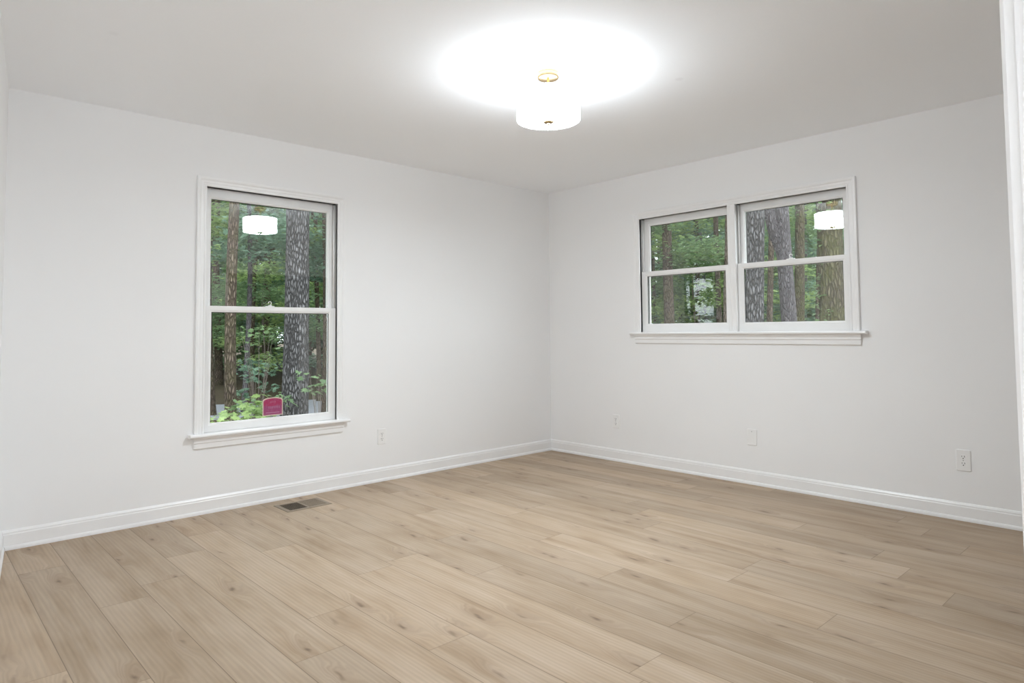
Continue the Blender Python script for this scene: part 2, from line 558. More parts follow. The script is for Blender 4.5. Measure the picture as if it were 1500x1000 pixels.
def sash(name, T, u0, u1, z0, z1, d0, d1, sl, sr, rb, rtp, parent, yawpane=0.0, tiltpane=0.0):
    """a framed sash with stepped glazing bead, dark gasket and its own pane"""
    bm = bmesh.new()
    g0, g1, h0, h1 = u0 + sl, u1 - sr, z0 + rb, z1 - rtp
    def rect(i, d):
        return [T(g0 - i, d, h0 - i), T(g1 + i, d, h0 - i), T(g1 + i, d, h1 + i), T(g0 - i, d, h1 + i)]
    def outer(d):
        return [T(u0, d, z0), T(u1, d, z0), T(u1, d, z1), T(u0, d, z1)]
    dm = (d0 + d1) / 2
    rings = [outer(d1), outer(d0), rect(0.013, d0), rect(0.012, d0 + 0.003), rect(0.004, d0 + 0.005), rect(0.0, d0 + 0.009), rect(0.0, dm - 0.001), rect(0.0, dm + 0.004), rect(0.012, dm + 0.007), rect(0.030, d1)]
    V = [[bm.verts.new(p) for p in r] for r in rings]
    V.append(V[0])
    for k, (a, b) in enumerate(zip(V, V[1:])):
        for i in range(4):
            j = (i + 1) % 4
            bm.faces.new((a[i], a[j], b[j], b[i])).material_index = 1 if k in (6, 7, 8) else 0  # reveal faces behind the glass coloured dark as shade, against a skylit strip
    # gasket line around the glass
    for a, b in (((g0, dm - 0.006, h1 - 0.0035), (g1, dm - 0.0015, h1)), ((g0, dm - 0.006, h0), (g0 + 0.003, dm - 0.0015, h1)), ((g1 - 0.003, dm - 0.006, h0), (g1, dm - 0.0015, h1))):
        box(bm, a, b, 1, T)
    o = bm_obj(name, bm, [M_vinyl, M_gasket], parent)
    # pane
    bm = bmesh.new()
    cu = (g0 + g1) / 2
    hw = (g1 - g0) / 2 + 0.003
    def P(u, d, z):
        a = math.tan(yawpane)
        return T(u, d + (u - cu) * a - (z - (h0 + h1) / 2) * math.tan(tiltpane), z)
    box(bm, (cu - hw, dm + 0.0005, h0 - 0.003), (cu + hw, dm + 0.0035, h1 + 0.003), 0, P)
    bm_obj('glass_pane', bm, M_glass, o)
    return o


def sash_lock(T, u, d, z, parent):
    bm = bmesh.new()
    box(bm, (u - 0.028, d - 0.009, z), (u + 0.028, d + 0.009, z + 0.006), 0, T)
    box(bm, (u - 0.010, d - 0.007, z + 0.006), (u + 0.010, d + 0.007, z + 0.013), 0, T)
    pts = []
    for k in range(13):
        a = R(-60 + 250 * k / 12)
        pts.append(T(u - 0.002 + 0.0105 * math.cos(a), d - 0.002, z + 0.026 + 0.0105 * math.sin(a)))
    pts = [T(u + 0.002, d - 0.002, z + 0.010)] + pts
    tube(bm, pts, 0.0028, 8)
    return bm_obj('sash_lock', bm, M_plate, parent, True)


def balance(T, u, sgn, z0, z1, parent):
    """exposed inner track beside the upper sash: liner groove and balance tube"""
    bm = bmesh.new()
    box(bm, (u, 0.0215, z0), (u + sgn * 0.0015, 0.054, z1), 0, T)
    bm2 = bmesh.new()
    tube(bm2, [T(u + sgn * 0.009, 0.037, z0), T(u + sgn * 0.009, 0.037, z1 - 0.008)], 0.0055, 10)
    bm_obj('jamb_liner', bm, M_track, parent)
    bm_obj('balance_tube', bm2, M_vinyl, parent, True)
    bm3 = bmesh.new()
    box(bm3, (u, 0.024, z1 - 0.006), (u + sgn * 0.016, 0.050, z1 - 0.001), 0, T)
    bm_obj('track_cap', bm3, M_gasket, parent)


# --- single window in the back wall
win1 = tag(empty('window_1'), kind='structure')
jamb(TB, W1, win1)
casing(TB, W1['u0'] + 0.004, W1['u1'] - 0.004, W1['z0'] + 0.008, W1['z1'] - 0.004, win1)
stool(TB, -3.232, -2.142, 0.496, -3.205, -2.178, win1)
sash('lower_sash', TB, -3.144, -2.226, 0.497, 1.297, 0.022, 0.056, 0.052, 0.053, 0.055, 0.040, win1)
sash('upper_sash', TB, -3.144, -2.226, 1.258, 2.059, 0.060, 0.108, 0.055, 0.051, 0.041, 0.065, win1, R(-3.2), R(-0.75))
sash_lock(TB, -2.708, 0.036, 1.297, win1)
balance(TB, W1['u1'] - 0.001, -1, 1.299, W1['z1'], win1)
balance(TB, W1['u0'] + 0.001, 1, 1.299, W1['z1'], win1)

# --- double window in the right wall
win2 = tag(empty('window_2'), kind='structure')
jamb(TR, W2, win2)
casing(TR, W2['u0'] + 0.002, W2['u1'] - 0.003, W2['z0'] + 0.006, W2['z1'] - 0.006, win2)
stool(TR, -2.822, -0.966, 1.103, -2.786, -0.998, win2)
MU0, MU1 = -1.922, -1.868
bm = bmesh.new()
box(bm, (MU0, 0.0, W2['z0']), (MU1, WT, W2['z1']), 0, TR)
loft(bm, [[TR(u, d, z) for u, d in ((MU0 - 0.004, 0), (MU0 - 0.004, -0.010), (MU0 + 0.001, -0.0125), (MU0 + 0.014, -0.0125), (MU0 + 0.018, -0.010), (MU1 - 0.018, -0.010), (MU1 - 0.014, -0.0125), (MU1 - 0.001, -0.0125), (MU1 + 0.004, -0.010), (MU1 + 0.004, 0))] for z in (1.103, W2['z1'] - 0.004)])
bm_obj('window_mullion', bm, M_trim, win2)
sash('lower_sash', TR, -1.8675, -1.054, 1.118, 1.608, 0.022, 0.056, 0.0485, 0.051, 0.054, 0.040, win2)
sash('upper_sash', TR, -1.8675, -1.054, 1.570, 2.056, 0.060, 0.108, 0.0485, 0.058, 0.042, 0.059, win2)
sash('lower_sash', TR, -2.719, -1.9225, 1.118, 1.608, 0.022, 0.056, 0.049, 0.0455, 0.052, 0.040, win2)
sash('upper_sash', TR, -2.719, -1.9225, 1.570, 2.056, 0.060, 0.108, 0.053, 0.0445, 0.042, 0.059, win2, R(-4.1), R(-0.7))
sash_lock(TR, -2.318, 0.036, 1.608, win2)
for u, s_ in ((W2['u1'] - 0.001, -1), (MU0 - 0.001, -1), (W2['u0'] + 0.001, 1), (MU1 + 0.001, 1)):
    balance(TR, u, s_, 1.610, W2['z1'], win2)
bm = bmesh.new()
box(bm, (W2['u0'], 0.022, W2['z0'] + 0.005), (W2['u1'], 0.056, 1.118), 0, TR)
bm_obj('sill_riser', bm, M_vinyl, win2)


# security sticker on the lower pane of the single window
def sticker():
    root = empty('window_sticker', (-2.682, 0.0372, 0.624))
    tag(root, 'small magenta sticker with cream border stuck to the glass of the tall single window', 'sticker')
    def outline(w_, h_, top, n=9):
        P = [(-w_, -h_), (w_, -h_)]
        P += [(w_ * 1.0, h_ - top)]
        for k in range(n + 1):
            a = math.pi * k / n
            P.append((w_ * math.cos(a) * 0.98, h_ - top + top * math.sin(a)))
        P += [(-w_, h_ - top)]
        return P
    for nm, ww, hh, y, mat in (('sticker_border', 0.070, 0.061, 0.0, simple('cream_sticker_edge', (0.62, 0.50, 0.42), 0.5)),
                               ('sticker_face', 0.0635, 0.0545, -0.0006, None)):
        if mat is None:
            t = NT('magenta_sticker_print')
            co = t.n('ShaderNodeTexCoord').outputs['Object']
            sx = t.n('ShaderNodeSeparateXYZ'); t.l(co, sx.inputs[0])
            n_ = t.noise(co, 60, 2)
            band = t.smooth(sx.outputs[2], 0.002, 0.006)
            c = t.mix(band, (0.30, 0.055, 0.15), (0.36, 0.025, 0.095))
            c = t.mix(t.math('MULTIPLY', t.smooth(n_, 0.45, 0.65), 0.35), c, (0.35, 0.13, 0.24))
            mat = t.done(t.bsdf(c, 0.5))
        bm = bmesh.new()
        P = outline(ww, hh, 0.016)
        loft(bm, [[(x, y, z) for x, z in P], [(x, y - 0.0006, z) for x, z in P]])
        bm_obj(nm, bm, mat, root)
    # worn pale lettering strokes (not legible in the photograph)
    pale = simple('faded_sticker_ink', (0.48, 0.24, 0.34), 0.5)
    bm = bmesh.new()
    rnd = random.Random(3)
    x = -0.030
    while x < 0.050:
        w_ = rnd.uniform(0.003, 0.006)
        box(bm, (x, -0.0018, -0.012), (x + 0.0018, -0.0012, 0.002))
        if rnd.random() < 0.7: box(bm, (x, -0.0018, 0.0002), (x + w_, -0.0012, 0.002))
        if rnd.random() < 0.5: box(bm, (x, -0.0018, -0.012), (x + w_, -0.0012, -0.0102))
        x += w_ + 0.0035
    x = -0.020
    while x < 0.022:
        box(bm, (x, -0.0018, 0.024), (x + 0.0016, -0.0012, 0.033))
        box(bm, (x, -0.0018, 0.0314), (x + 0.005, -0.0012, 0.033))
        x += 0.009
    box(bm, (-0.048, -0.0018, -0.043), (0.046, -0.0012, -0.0385))
    bm_obj('sticker_lettering', bm, pale, root)


sticker()


# ------------------------------------------------------------------ ceiling light
LX, LY = -2.150, -2.065
def ceiling_light():
    root = empty('ceiling_light', (LX, LY, H))
    tag(root, 'white pleated drum ceiling light glowing under its small brass canopy', 'ceiling light')
    bm = bmesh.new()
    lathe(bm, [(0.053, 0.0), (0.055, -0.004), (0.055, -0.026), (0.052, -0.031), (0.010, -0.033)], 40)
    bm_obj('canopy', bm, M_brass, root, True)
    bm = bmesh.new()
    lathe(bm, [(0.006, -0.033), (0.006, -0.130)], 12)
    bm_obj('stem', bm, M_brass, root, True)
    NR = 64
    bm = bmesh.new()
    rin, rout = 0.1545, 0.1590
    zt, zb = -0.112, -0.248
    seg = NR * 4
    def ring(r, z, rib=0.0024):
        return [((r + rib * math.cos(NR * 2 * math.pi * i / seg)) * math.cos(2 * math.pi * i / seg), (r + rib * math.cos(NR * 2 * math.pi * i / seg)) * math.sin(2 * math.pi * i / seg), z) for i in range(seg)]
    rs = [ring(rin, zt), ring(rout, zt), ring(rout, zb), ring(rin, zb)]
    V = [[bm.verts.new(p) for p in r] for r in rs]
    V.append(V[0])
    for a, b in zip(V, V[1:]):
        for i in range(seg):
            j = (i + 1) % seg
            bm.faces.new((a[i], a[j], b[j], b[i]))
    for f in bm.faces:
        c = f.calc_center_median()
        if Vector((c.x, c.y)).length < (rin + rout) / 2 - 0.001 or (abs(c.z - zt) < 1e-4):
            f.material_index = 1
    bm_obj('lamp_shade', bm, [M_shade, M_inner], root)
    bm = bmesh.new()
    lathe(bm, [(0.1515, zb + 0.008), (0.1515, zb + 0.004), (0.10, zb + 0.001), (0.02, zb - 0.001)], 64)
    for f in bm.faces:
        if abs(f.calc_center_median().z - (zb + 0.008)) < 1e-4:
            f.material_index = 1
    bm_obj('diffuser', bm, [M_diff, M_inner], root, True)
    bm = bmesh.new()
    lathe(bm, [(0.029, zb - 0.001), (0.030, zb - 0.006), (0.027, zb - 0.011), (0.012, zb - 0.0125), (0.009, zb - 0.011), (0.007, zb - 0.015), (0.009, zb - 0.019), (0.005, zb - 0.024)], 24)
    bm_obj('finial', bm, simple('aged_brass', (0.30, 0.22, 0.12), 0.5, 0.6), root, True)
    bm = bmesh.new()
    for k in range(3):
        a = 2 * math.pi * k / 3 + 0.4
        tube(bm, [(0, 0, zt - 0.012), (0.153 * math.cos(a), 0.153 * math.sin(a), zt - 0.012)], 0.0022, 6)
    bm_obj('spider', bm, M_brass, root, True)


ceiling_light()


# ------------------------------------------------------------------ wall plates
def wall_plate(T, u, z, label, kind='duplex', group=None, w_=0.072, h_=0.117, name='wall_outlet'):
    loc = T(u, 0, z)
    root = empty(name, loc)
    tag(root, label, 'outlet' if kind == 'duplex' else 'wall plate', group)
    def L(a, d, c):
        return T(a, d, c)
    bm = bmesh.new()
    W_, H_ = w_ / 2, h_ / 2
    e = 0.004
    def rr(w, h, d, c=0.004):
        return [L(-w + c, d, -h), L(w - c, d, -h), L(w, d, -h + c), L(w, d, h - c), L(w - c, d, h), L(-w + c, d, h), L(-w, d, h - c), L(-w, d, -h + c)]
    loft(bm, [rr(W_, H_, 0.0), rr(W_, H_, -0.0035), rr(W_ - 0.002, H_ - 0.002, -0.0055), rr(W_ - e, H_ - e, -0.0062)])
    bm_obj('cover_plate', bm, M_plate, root)
    if kind == 'duplex':
        for s_ in (1, -1):
            bm = bmesh.new()
            cz = s_ * 0.0195
            pts = []
            for k in range(20):
                a = 2 * math.pi * k / 20
                pts.append((0.0172 * math.cos(a), max(-0.0135, min(0.0135, 0.0172 * math.sin(a)))))
            loft(bm, [[L(x, -0.005, cz + y) for x, y in pts], [L(x, -0.0078, cz + y) for x, y in pts]])
            so = bm_obj('socket', bm, M_plate, root)
            bm = bmesh.new()
            box(bm, (-0.0078, -0.0082, cz - 0.0005), (-0.0052, -0.0075, cz + 0.0085), 0, L)
            box(bm, (0.0052, -0.0082, cz + 0.0005), (0.0075, -0.0075, cz + 0.0080), 0, L)
            pp = [(0.0030 * math.cos(2 * math.pi * k / 10), 0.0030 * math.sin(2 * math.pi * k / 10)) for k in range(10)]
            loft(bm, [[L(x, -0.0075, cz - 0.0075 + y) for x, y in pp], [L(x, -0.0083, cz - 0.0075 + y) for x, y in pp]])
            bm_obj('socket_slots', bm, M_slot, so)
        screws = (0.0,)
    else:
        screws = (0.041, -0.041)
    for z_ in screws:
        bm = bmesh.new()
        pp = [(0.0032 * math.cos(2 * math.pi * k / 12), 0.0032 * math.sin(2 * math.pi * k / 12)) for k in range(12)]
        loft(bm, [[L(x, -0.006, z_ + y) for x, y in pp], [L(x, -0.0074, z_ + y) for x, y in pp]])
        bm_obj('screw', bm, M_screw if z_ >= 0 else M_plate, root)
    return root


wall_plate(TB, -1.853, 0.333, 'white duplex outlet on the back wall right of the tall single window', group='duplex outlets')
wall_plate(TR, -0.777, 0.338, 'white duplex outlet on the right wall nearest the room corner', group='duplex outlets')
wall_plate(TR, -2.015, 0.338, 'blank white wall plate with a screw, below the double window', 'blank', name='wall_plate')
wall_plate(TR, -3.314, 0.346, 'white duplex outlet on the right wall at the far right of the photo', group='duplex outlets', w_=0.074, h_=0.124)


# ------------------------------------------------------------------ floor register
def register():
    x0, x1, y0, y1 = -2.747, -2.443, -0.352, -0.135
    cx, cy = (x0 + x1) / 2, (y0 + y1) / 2
    root = empty('floor_register', (cx, cy, 0))
    tag(root, 'tan metal floor vent with two louvred halves beside the back baseboard', 'floor vent')
    hx, hy = (x1 - x0) / 2, (y1 - y0) / 2
    gx, gy = hx - 0.030, hy - 0.026
    bm = bmesh.new()
    def q(x, y, z): return [(-x, -y, z), (x, -y, z), (x, y, z), (-x, y, z)]
    rings = [q(hx, hy, 0.0005), q(hx - 0.004, hy - 0.004, 0.004), q(gx + 0.004, gy + 0.004, 0.005), q(gx, gy, 0.003), q(gx, gy, 0.0008)]
    V = [[bm.verts.new(p) for p in r] for r in rings]
    for a, b in zip(V, V[1:]):
        for i in range(4):
            bm.faces.new((a[i], a[(i + 1) % 4], b[(i + 1) % 4], b[i]))
    box(bm, (-0.006, -gy, 0.0012), (0.006, gy, 0.0045))
    bm_obj('frame', bm, M_reg, root)
    bm = bmesh.new()
    box(bm, (-gx, -gy, 0.0004), (gx, gy, 0.0010))
    bm_obj('duct_opening', bm, M_void, root)
    for half in (-1, 1):
        xa, xb = (-gx, -0.006) if half < 0 else (0.006, gx)
        n_ = 12
        for k in range(n_):
            bm = bmesh.new()
            xc = xa + (k + 0.5) * (xb - xa) / n_
            if half < 0:
                P = [(xc - 0.0012, 0.0012), (xc + 0.0004, 0.0012), (xc + 0.0004, 0.0042), (xc - 0.0012, 0.0042)]
            else:
                P = [(xc - 0.0030, 0.0014), (xc - 0.0012, 0.0012), (xc + 0.0024, 0.0036), (xc + 0.0006, 0.0042)]
            loft(bm, [[(x, y, z) for x, z in P] for y in (-gy, gy)])
            bm_obj('louvre', bm, M_reg, root)


register()

# ------------------------------------------------------------------ outdoors
GZ = -0.55


def ground_mat():
    t = NT('leaf_litter_ground')
    co = t.n('ShaderNodeTexCoord').outputs['Object']
    n1 = t.noise(co, 3.0, 5, 0.65)
    n2 = t.noise(co, 22.0, 4, 0.6)
    c = t.ramp(t.math('ADD', t.math('MULTIPLY', n1, 0.5), t.math('MULTIPLY', n2, 0.5)),
               [(0.30, (0.028, 0.020, 0.013)), (0.5, (0.075, 0.050, 0.030)), (0.62, (0.060, 0.064, 0.028)), (0.75, (0.13, 0.095, 0.055))])
    return t.done(t.bsdf(c, 0.9, 0, 0.2, n2, 0.6, 0.05))


def bark_mat(name, c0, c1, moss=0.0, sc=1.0, crack=0.35):
    t = NT(name)
    co = t.n('ShaderNodeTexCoord').outputs['Object']
    v = t.n('ShaderNodeTexVoronoi', feature='DISTANCE_TO_EDGE', i_Scale=1.0)
    wn = t.noise(co, 4.0, 3)
    mp = t.mapping(co, (34 * sc, 34 * sc, 8.5 * sc))
    ad = t.n('ShaderNodeVectorMath', operation='ADD'); t.l(mp, ad.inputs[0])
    cb = t.n('ShaderNodeCombineXYZ'); t.l(t.math('MULTIPLY', wn, 2.0), cb.inputs[0]); t.l(t.math('MULTIPLY', wn, 2.0), cb.inputs[1])
    t.l(cb.outputs[0], ad.inputs[1]); t.l(ad.outputs[0], v.inputs['Vector'])
    e = t.smooth(v.outputs['Distance'], 0.02, 0.28)
    n2 = t.noise(t.mapping(co, (40, 40, 8)), 1.0, 4, 0.6)
    c = t.mix(e, tuple(x * crack for x in c0), t.mix(t.smooth(n2, 0.35, 0.65), c0, c1))
    if moss:
        n3 = t.noise(co, 3.2, 5, 0.65)
        c = t.mix(t.math('MULTIPLY', t.smooth(n3, 0.42, 0.6), moss), c, (0.095, 0.10, 0.035))
    return t.done(t.bsdf(c, 0.9, 0, 0.15, t.math('ADD', e, t.math('MULTIPLY', n2, 0.5)), 0.9, 0.03))


def leaf_mat(name, c0, c1):
    t = NT(name)
    info = t.n('ShaderNodeObjectInfo').outputs['Random']
    co = t.n('ShaderNodeTexCoord').outputs['Object']
    wn = t.n('ShaderNodeTexWhiteNoise', noise_dimensions='3D')
    sn = t.n('ShaderNodeVectorMath', operation='SNAP'); t.l(co, sn.inputs[0]); sn.inputs[1].default_value = (0.12, 0.12, 0.12)
    t.l(sn.outputs[0], wn.inputs['Vector'])
    f = t.math('ADD', t.math('MULTIPLY', wn.outputs['Value'], 0.75), t.math('MULTIPLY', info, 0.25))
    c = t.mix(f, c0, c1)
    d = t.n('ShaderNodeBsdfPrincipled')
    t.l(c, d.inputs['Base Color'])
    d.inputs['Roughness'].default_value = 0.45
    d.inputs['Specular IOR Level'].default_value = 0.4
    tr = t.n('ShaderNodeBsdfTranslucent')
    hv = t.n('ShaderNodeHueSaturation', i_Saturation=0.95, i_Value=1.3)
    t.l(c, hv.inputs['Color']); t.l(hv.outputs[0], tr.inputs[0])
    mx = t.n('ShaderNodeMixShader', i_0=0.42)
    t.l(d.outputs[0], mx.inputs[1]); t.l(tr.outputs[0], mx.inputs[2])
    return t.done(mx)


M_ground = ground_mat()
M_barkA = bark_mat('grey_pine_bark', (0.13, 0.122, 0.12), (0.24, 0.232, 0.236))
M_barkB = bark_mat('brown_bark', (0.12, 0.088, 0.068), (0.22, 0.17, 0.135), 0.25, 1.0, 0.5)
M_barkC = bark_mat('mossy_bark', (0.105, 0.085, 0.058), (0.17, 0.145, 0.10), 0.55, 1.0, 0.55)
M_barkD = bark_mat('smooth_violet_grey_bark', (0.145, 0.13, 0.135), (0.21, 0.193, 0.20), 0.0, 1.2, 0.65)
M_leafA = leaf_mat('mid_green_leaves', (0.085, 0.15, 0.065), (0.26, 0.38, 0.18))
M_leafB = leaf_mat('blue_green_leaves', (0.085, 0.16, 0.105), (0.25, 0.37, 0.26))
M_leafC = leaf_mat('yellow_green_leaves', (0.15, 0.22, 0.08), (0.38, 0.50, 0.19))
M_twig = simple('twig_bark', (0.16, 0.13, 0.11), 0.8)

bm = bmesh.new()
box(bm, (-40, 0.45, GZ - 0.2), (110, 110, GZ))
box(bm, (0.45, -40, GZ - 0.2), (110, 0.45, GZ))
tag(bm_obj('ground', bm, M_ground), kind='structure')
bm = bmesh.new()
# gravel drive crossing behind the first trees
t_ = NT('grey_gravel_drive')
co_ = t_.n('ShaderNodeTexCoord').outputs['Object']
gn = t_.noise(co_, 60, 3, 0.7)
M_drive = t_.done(t_.bsdf(t_.ramp(gn, [(0.3, (0.20, 0.20, 0.23)), (0.7, (0.42, 0.42, 0.47))]), 0.85, 0, 0.2, gn, 0.5, 0.02))
loft(bm, [[(x, yc + hw * math.copysign(1, s_), GZ + zz) for s_, zz in ((-1, 0.002), (1, 0.002), (1, 0.02), (-1, 0.02))] for x, yc, hw in
          [(-14, 13.6, 1.5), (-8, 12.8, 1.5), (-3, 11.6, 1.5), (0, 10.6, 1.5), (4, 9.4, 1.6), (9, 8.6, 1.7), (16, 9.4, 1.8)]])
tag(bm_obj('gravel_drive', bm, M_drive), kind='structure')


def at(px, dist):
    b = R(YAW) - math.atan((px - 750.0) / FPX)
    return (CAM.x + dist * math.cos(b), CAM.y + dist * math.sin(b))


def trunk_mesh(r, h, seed, lean=(0, 0), seg=28, rough=0.06, step=0.22, flare=0.5, bend=0.06):
    rnd = random.Random(seed)
    ox, oy = rnd.uniform(0, 50), rnd.uniform(0, 50)
    bm = bmesh.new()
    rings = []
    n = int(h / step)
    for i in range(n + 1):
        z = -0.25 + i * step
        f = 1 - 0.5 * max(z, 0) / h
        fl = 1 + flare * math.exp(-max(z, 0) / 0.25)
        cx = lean[0] * z + bend * math.sin(z * 0.7 + ox)
        cy = lean[1] * z + bend * math.cos(z * 0.6 + oy)
        ring = []
        for k in range(seg):
            a = 2 * math.pi * k / seg
            nn = noise.noise(Vector((math.cos(a) * 2.2 + ox, math.sin(a) * 2.2 + oy, z * 0.8)))
            n3 = noise.noise(Vector((math.cos(a) * 7 + oy, math.sin(a) * 7 + ox, z * 2.4)))
            rr = r * f * fl * (1 + rough * 1.2 * nn + rough * n3)
            ring.append((cx + rr * math.cos(a), cy + rr * math.sin(a), z))
        rings.append(ring)
    loft(bm, rings)
    return bm


def leaf_mesh(name, n, shape, size, seed, mat, clusters, lobed=False):
    """clusters: (x,y,z,rx,ry,rz); leaves point out and droop a little"""
    rnd = random.Random(seed)
    verts, faces = [], []
    wts = [c[3] * c[4] * c[5] for c in clusters]
    tot = sum(wts)
    acc = []
    s_ = 0
    for w_ in wts:
        s_ += w_ / tot
        acc.append(s_)
    if lobed:
        LP = []
        for k in range(15):
            a = math.pi * (k / 14) * 1.7 - math.pi * 0.35
            rr = (0.62, 0.30, 0.5)[k % 3] if k % 3 else (1.0 if k in (6,) else 0.85)
            LP.append((rr * math.cos(a) * 0.62, rr * math.sin(a) * 0.62))
        LP = [(0, -0.12), (0.16, -0.30), (0.30, -0.10), (0.52, -0.04), (0.30, 0.12), (0.40, 0.42), (0.14, 0.30), (0, 0.66), (-0.14, 0.30), (-0.40, 0.42), (-0.30, 0.12), (-0.52, -0.04), (-0.30, -0.10), (-0.16, -0.30)]
    for i in range(n):
        q = rnd.random()
        c = clusters[next((k for k, v in enumerate(acc) if q <= v), len(acc) - 1)]
        while True:
            x, y, z = rnd.uniform(-1, 1), rnd.uniform(-1, 1), rnd.uniform(-1, 1)
            d = x * x + y * y + z * z
            if 0.05 < d < 1: break
        p = Vector((c[0] + x * c[3], c[1] + y * c[4], c[2] + z * c[5]))
        az = rnd.uniform(0, 2 * math.pi)
        di = Vector((math.cos(az), math.sin(az), rnd.uniform(-0.7, 0.25))).normalized()
        sd = di.cross(Vector((rnd.uniform(-.6, .6), rnd.uniform(-.6, .6), 1))).normalized()
        nm = di.cross(sd)
        s = size * rnd.uniform(0.6, 1.25)
        k = len(verts)
        if lobed:
            for a, b in LP:
                v = p + sd * (a * s) + di * (b * s) + nm * (abs(a) * 0.25 * s)
                verts.append(v[:])
            faces.append(tuple(range(k, k + len(LP))))
        else:
            wd = s * shape
            for a, b, e in ((0, 0, 0), (wd, 0.45, -0.12), (0, 1.0, -0.1), (-wd, 0.45, -0.12)):
                v = p + sd * a + di * (b * s) + nm * (e * s)
                verts.append(v[:])
            faces += [(k, k + 1, k + 2), (k, k + 2, k + 3)]
    me = bpy.data.meshes.new(name)
    me.from_pydata(verts, [], faces)
    me.materials.append(mat)
    return me


def child(name, data, parent, loc=(0, 0, 0)):
    o = bpy.data.objects.new(name, data)
    COL.objects.link(o)
    o.parent = parent
    o.location = loc
    return o


def rclusters(seed, n, R_, z0, z1, s0, s1):
    rnd = random.Random(seed)
    out = []
    for _ in range(n):
        a, r = rnd.uniform(0, 2 * math.pi), R_ * math.sqrt(rnd.random())
        s = rnd.uniform(s0, s1)
        out.append((r * math.cos(a), r * math.sin(a), z0 + (z1 - z0) * rnd.random() ** 1.45, s, s, s * rnd.uniform(0.25, 0.5)))
    return out


# prototypes of crowns (shared mesh data)
CROWN = [leaf_mesh('foliage', 9000, 0.30, 0.15, 10 + i, (M_leafA, M_leafB, M_leafA, M_leafC)[i], rclusters(20 + i, 34, 2.4, 0.6, 9.5, 0.4, 0.95)) for i in range(4)]
SCREEN = [leaf_mesh('foliage', 6500, 0.34, 0.28, 50 + i, (M_leafA, M_leafB)[i], rclusters(60 + i, 34, 3.2, 1.0, 14.5, 0.7, 1.5)) for i in range(2)]
UNDER = [leaf_mesh('foliage', 2600, 0.30, 0.10, 80 + i, (M_leafA, M_leafC, M_leafB)[i], rclusters(90 + i, 20, 0.9, 0.3, 2.6, 0.25, 0.5)) for i in range(3)]


def tree(name, label, px, dist, r, bark, seed, h=11.0, lean=(0, 0), crown=None, group=None, rough=0.06, crown_z=0.0, sc=1.0, flare=0.5, fork=None, rz=0.0):
    x, y = at(px, dist)
    root = empty(name, (x, y, GZ))
    tag(root, label, 'tree', group)
    tr = bm_obj('trunk', trunk_mesh(r, h, seed, lean, rough=rough, flare=flare), bark, root, True)
    if fork:
        bm = bmesh.new()
        tube(bm, fork[0], fork[1], 20)
        bm_obj('branch', bm, bark, root, True)
    if crown is not None:
        c = child('foliage', crown, root, (0, 0, crown_z))
        c.scale = (sc, sc, sc)
        c.rotation_euler = (0, 0, rz)
    return root


# toward the right of the view (unit vector) for leans and forks
VR = Vector((math.sin(R(YAW)), -math.cos(R(YAW)), 0))

# --- trees seen through the tall single window
tree('pine_tree', 'large grey furrowed pine trunk just right of centre in the tall single window', 428, 10.4, 0.195, M_barkA, 1, lean=(0.02, -0.005), rough=0.07, flare=0.25)
tree('slim_tree', 'slim brown trunk left of centre in the tall single window', 343, 10.0, 0.080, M_barkB, 2, rough=0.04, flare=0.2, crown=CROWN[2], crown_z=4.5, sc=0.8)
tree('slim_tree', 'thin grey trunk between the slim brown trunk and the big pine', 360, 15.0, 0.055, M_barkD, 3, rough=0.04, flare=0.2, crown=CROWN[1], crown_z=3.0, sc=0.8)
for k, (px, dist, rr) in enumerate(((464, 17, 0.06), (477, 14, 0.085), (372, 21, 0.10), (392, 26, 0.14), (318, 24, 0.13), (402, 32, 0.15), (455, 26, 0.13), (309, 15, 0.09))):
    tree('slim_tree', 'dark slender tree among the background woods behind the big pine', px, dist, rr, M_barkB, 30 + k, rough=0.04, flare=0.2,
         crown=CROWN[k % 4], crown_z=(1.3, 2.4, 1.8)[k % 3] if dist < 20 else 0.9, rz=k * 1.3, group='slender trees behind the big pine')

# --- trees seen through the double window
tree('oak_tree', 'large grey trunk at the left edge of the right half of the double window', 1106, 9.5, 0.135, M_barkA, 4, lean=(0.004, -0.014), rough=0.05, flare=0.3)
tree('slim_tree', 'slim reddish-brown trunk beside the large grey trunk in the double window', 1126, 13.0, 0.058, M_barkB, 5, lean=(0.004, -0.02), rough=0.04, flare=0.2)
fx = VR * -1
tree('forked_tree', 'violet-grey forked trunk in the middle of the right half of the double window', 1153, 10.5, 0.118, M_barkD, 6, lean=(0.002, -0.006), rough=0.03, flare=0.2, group=None,
     fork=([Vector((0.0, 0.0, 2.55)), Vector((0, 0, 2.75)) + fx * 0.045, Vector((0, 0, 3.1)) + fx * 0.16, Vector((0, 0, 3.7)) + fx * 0.28, Vector((0, 0, 5.0)) + fx * 0.5, Vector((0, 0, 8.0)) + fx * 0.9], [0.04, 0.075, 0.085, 0.08, 0.07, 0.05]))
tree('mossy_tree', 'moss-darkened trunk touching the right side of the forked trunk', 1167, 13.5, 0.10, M_barkC, 7, lean=(0.003, -0.012), rough=0.06, flare=0.2)
tree('mossy_tree', 'broad mossy ivy-covered trunk at the far right of the double window', 1224, 8.2, 0.150, M_barkC, 8, rough=0.10, flare=0.3)
tree('slim_tree', 'thin straight trunk left of the broad mossy trunk in the double window', 1201, 14.0, 0.045, M_barkB, 9, rough=0.03, flare=0.2)
tree('pine_tree', 'stout brown trunk at the left of the left half of the double window', 980, 14.0, 0.115, M_barkB, 11, rough=0.05, flare=0.2, crown=CROWN[0], crown_z=2.6, sc=0.9)
tree('pine_tree', 'dark straight trunk in the middle of the left half of the double window', 1018, 16.0, 0.070, M_barkB, 12, rough=0.05, flare=0.2, crown=CROWN[1], crown_z=3.2, sc=0.8)
